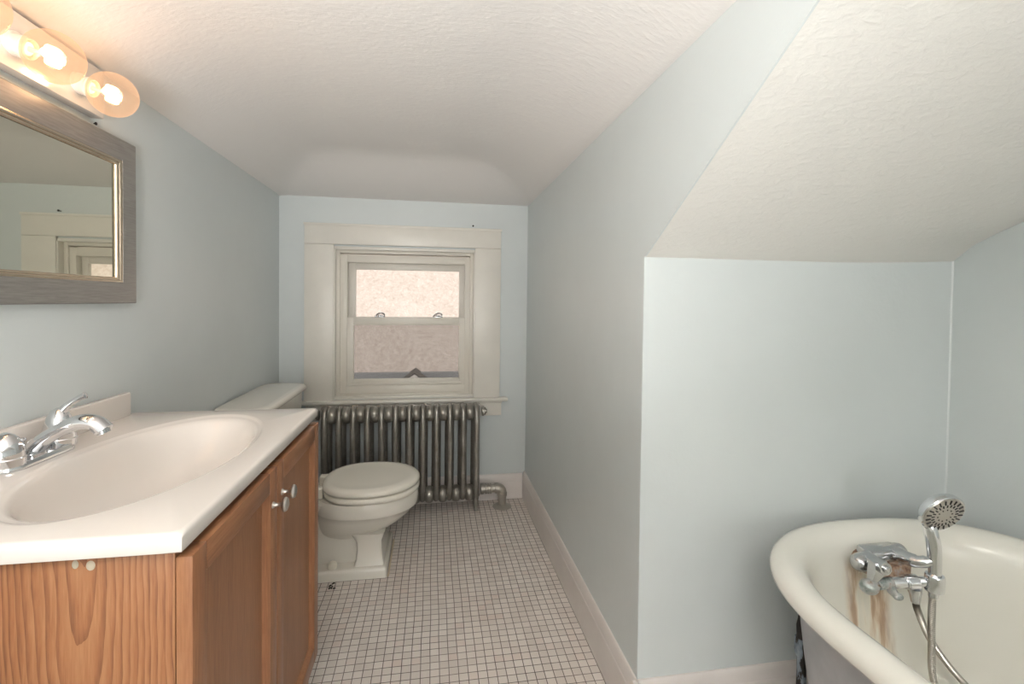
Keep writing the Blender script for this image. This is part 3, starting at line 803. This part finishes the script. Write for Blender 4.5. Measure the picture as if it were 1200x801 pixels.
# left lever with its pointed fin
bm = BM()
tube(bm, [(1.098, 1.035, .556), (1.092, 1.00, .558), (1.090, .978, .560)], [.0185, .0165, .015], 16)
loft(bm, [[(1.072, 1.008, .570), (1.106, 1.008, .572), (1.106, .990, .570), (1.072, .990, .568)], [(1.066, 1.006, .550), (1.098, 1.006, .548), (1.098, .984, .546), (1.066, .984, .548)], [(1.058, .998, .522), (1.070, .998, .520), (1.070, .986, .519), (1.058, .986, .521)]], True, True, True)
lathe(bm, [(.0085, 0), (.0085, .005), (.006, .007)], (1.090, .979, .560), (-.1, -1, .05), 16)
obj('lever', bm, 'worn_chrome', TT, ang=40)
# right lever, swung to the front
bm = BM()
tube(bm, smooth_path([(1.180, 1.035, .562), (1.176, 1.005, .568), (1.178, .978, .572), (1.190, .962, .580), (1.200, .955, .584)], 5), [.018]*5+[.016]*5+[.0135]*5+[.011]*5+[.008], 16)
obj('lever', bm, 'worn_chrome', TT)
bm = BM(); loft(bm, [[(1.115, 1.045, .545), (1.20, 1.05, .550), (1.20, 1.01, .548), (1.115, 1.005, .545)], [(1.118, 1.03, .518), (1.18, 1.035, .520), (1.18, .995, .518), (1.118, .992, .516)]], True, True, True)
obj('outlet_neck', bm, 'rusty', TT, label='rust-brown neck below the valve')
bm = BM(); ellipsoid(bm, (1.058, .992, .512), .0215, .020, .018, 20, 12); tube(bm, [(1.065, .995, .512), (1.092, .996, .515)], [.015, .011], 14)
obj('outlet_cap', bm, 'corroded', TT, label='greenish corroded cap')
bm = BM(); tube(bm, [(1.085, .994, .514), (1.125, .990, .518)], [.013, .0125], 16); tube(bm, [(1.112, .992, .520), (1.116, .984, .500), (1.122, .978, .492)], [.011, .0105, .0085], 14); ellipsoid(bm, (1.124, .976, .491), .013, .010, .008, 14, 8)
obj('tee_fitting', bm, 'corroded', TT)
bm = BM(); tube(bm, [(1.120, .990, .518), (1.152, .983, .521)], .0135, 18); lathe(bm, [(.0165, 0), (.0165, .006)], (1.150, .983, .521), (1, -.2, .08), 18)
obj('spout_sleeve', bm, 'chrome', TT)
bm = BM()
tube(bm, [(1.153, .982, .521), (1.176, .977, .523)], .0175, 18)
tube(bm, [(1.172, .978, .523), (1.196, .962, .530)], .0125, 18)
lathe(bm, [(.0185, -.020), (.020, -.017), (.020, .017), (.0185, .020), (.0135, .020), (.0135, -.020)], (1.2015, .955, .531), (.03, 0, 1), 20, False, False)
obj('shower_bracket', bm, 'chrome', TT)
bm = BM(); lathe(bm, [(.0145, 0), (.0145, .010), (.0125, .014), (.0105, .030), (.0095, .036)], (1.172, .977, .508), (.1, 0, -1), 20); obj('hose_nut', bm, 'worn_chrome', TT)

HS = thing('hand_shower', 'chrome hand shower with a round spray head standing in the tub tap bracket', 'shower head', (1.20, .955, .50))
bm = BM()
hp = smooth_path([(1.2005, .955, .497), (1.2015, .955, .56), (1.199, .957, .62), (1.195, .964, .660), (1.196, .972, .700)], 6)
tube(bm, hp, [.0115+.0035*min(1, i/12) for i in range(len(hp))], 18)
obj('handle', bm, 'chrome', HS)
nrm = V((-.092, -.928, -.362)).normalized(); hc = V((1.203, .940, .704))
bm = BM(); lathe(bm, [(.012, -.034), (.028, -.030), (.044, -.022), (.0505, -.014), (.052, -.008), (.052, -.001), (.050, .001), (.047, .0)], hc, nrm, 40); obj('spray_head', bm, 'chrome', HS)
bm = BM(); lathe(bm, [(.047, .0002), (.046, .0018), (.030, .0032), (.001, .0036)], hc, nrm, 40); obj('spray_plate', bm, 'satin_nickel', HS)
bm = BM(); a_, b_ = frame_at(nrm)
for ring, num, ln in ((.039, 20, .0055), (.0285, 20, .0035), (.017, 10, .0016)):
    for k in range(num):
        t = 2*PI*(k+.5*(ring < .03))/num
        rad_ = a_*math.cos(t)+b_*math.sin(t)
        p = hc+rad_*ring+nrm*.0028
        tube(bm, [p-rad_*ln, p+rad_*ln], .0019, 6)
obj('nozzles', bm, 'dark_rubber', HS, label='black rubber spray nozzles')
# corrugated metal hose: nut -> loop in the tub -> foot of the handle
hpath = smooth_path([(1.176, .977, .474), (1.183, .977, .450), (1.213, .974, .385), (1.262, .966, .315), (1.305, .945, .262), (1.335, .885, .222), (1.305, .82, .198), (1.235, .815, .196), (1.190, .865, .225), (1.180, .928, .300), (1.186, .945, .40), (1.1965, .955, .496)], 60)
rr_ = [.0072+(.0007 if i % 2 else -.0007) for i in range(len(hpath))]
bm = BM(); tube(bm, hpath, rr_, 12); obj('hose', bm, 'hose_metal', HS, label='ribbed grey metal hose')

# ------------------------------------------------------------------ light
world = bpy.data.worlds.new('World'); bpy.context.scene.world = world; world.use_nodes = True
bg = world.node_tree.nodes['Background']; bg.inputs[0].default_value = (1.0, .96, .92, 1); bg.inputs[1].default_value = 1.0
def light(name, typ, loc, energy, col, **kw):
    l = bpy.data.lights.new(name, typ); l.energy = energy; l.color = col
    for k, v in kw.items(): setattr(l, k, v)
    o = bpy.data.objects.new(name, l); C.objects.link(o); o.location = loc
    return o
s_ = light('sun', 'SUN', (0, -3, 8), 2.35, (1, .95, .90), angle=.05)
s_.rotation_euler = V((-.25, .62, -.75)).to_track_quat('-Z', 'Y').to_euler()
for k, c in enumerate(bulbs):
    light('bulb_light', 'POINT', c, .95, (1, .54, .32), shadow_soft_size=.02)
# added fill panel before the closed rear wall, brightens the whole room
a = light('rear_fill', 'AREA', (.2, -3.45, 1.05), 24, (1, .975, .94), shape='RECTANGLE', size=1.9, size_y=1.6)
a.rotation_euler = V((0, 1, .06)).to_track_quat('-Z', 'Z').to_euler()
# the photographer's flash, bounced off the ceiling behind the camera
a = light('bounce_flash', 'AREA', (.0, -.75, 1.30), 62, (1, .985, .96), shape='DISK', size=.3, spread=1.75)
a.rotation_euler = V((-.05, -.12, 1)).to_track_quat('-Z', 'Y').to_euler()
a = light('aisle_fill', 'AREA', (-.30, -.50, 1.05), 17, (1, .985, .96), shape='DISK', size=.4, spread=2.0)  # added fill lamp, aimed up the aisle to lift ceiling and partition
a.rotation_euler = V((.0, .72, .70)).to_track_quat('-Z', 'Y').to_euler()

# ------------------------------------------------------------------ camera
cam = bpy.data.cameras.new('camera'); co = bpy.data.objects.new('camera', cam); C.objects.link(co)
yaw, pitch, roll = .164819, .020805, .01149
F_ = V((math.sin(yaw)*math.cos(pitch), math.cos(yaw)*math.cos(pitch), -math.sin(pitch)))
Rt = V((math.cos(yaw), -math.sin(yaw), 0)); U_ = Rt.cross(F_)
c_, s2 = math.cos(roll), math.sin(roll)
R2 = c_*Rt+s2*U_; U2 = -s2*Rt+c_*U_
m = Matrix((R2, U2, -F_)).transposed().to_4x4(); m.translation = (0, 0, 1.2)
co.matrix_world = m
cam.sensor_width = 36; cam.lens = 558.86/1200*36; cam.shift_y = -(400.5-363.98)/1200
cam.clip_start = .02
sc = bpy.context.scene; sc.camera = co
sc.view_settings.view_transform = 'Standard'; sc.view_settings.look = 'None'
sc.view_settings.gamma = 1; sc.view_settings.use_curve_mapping = False
sc.view_settings.exposure = 0.17
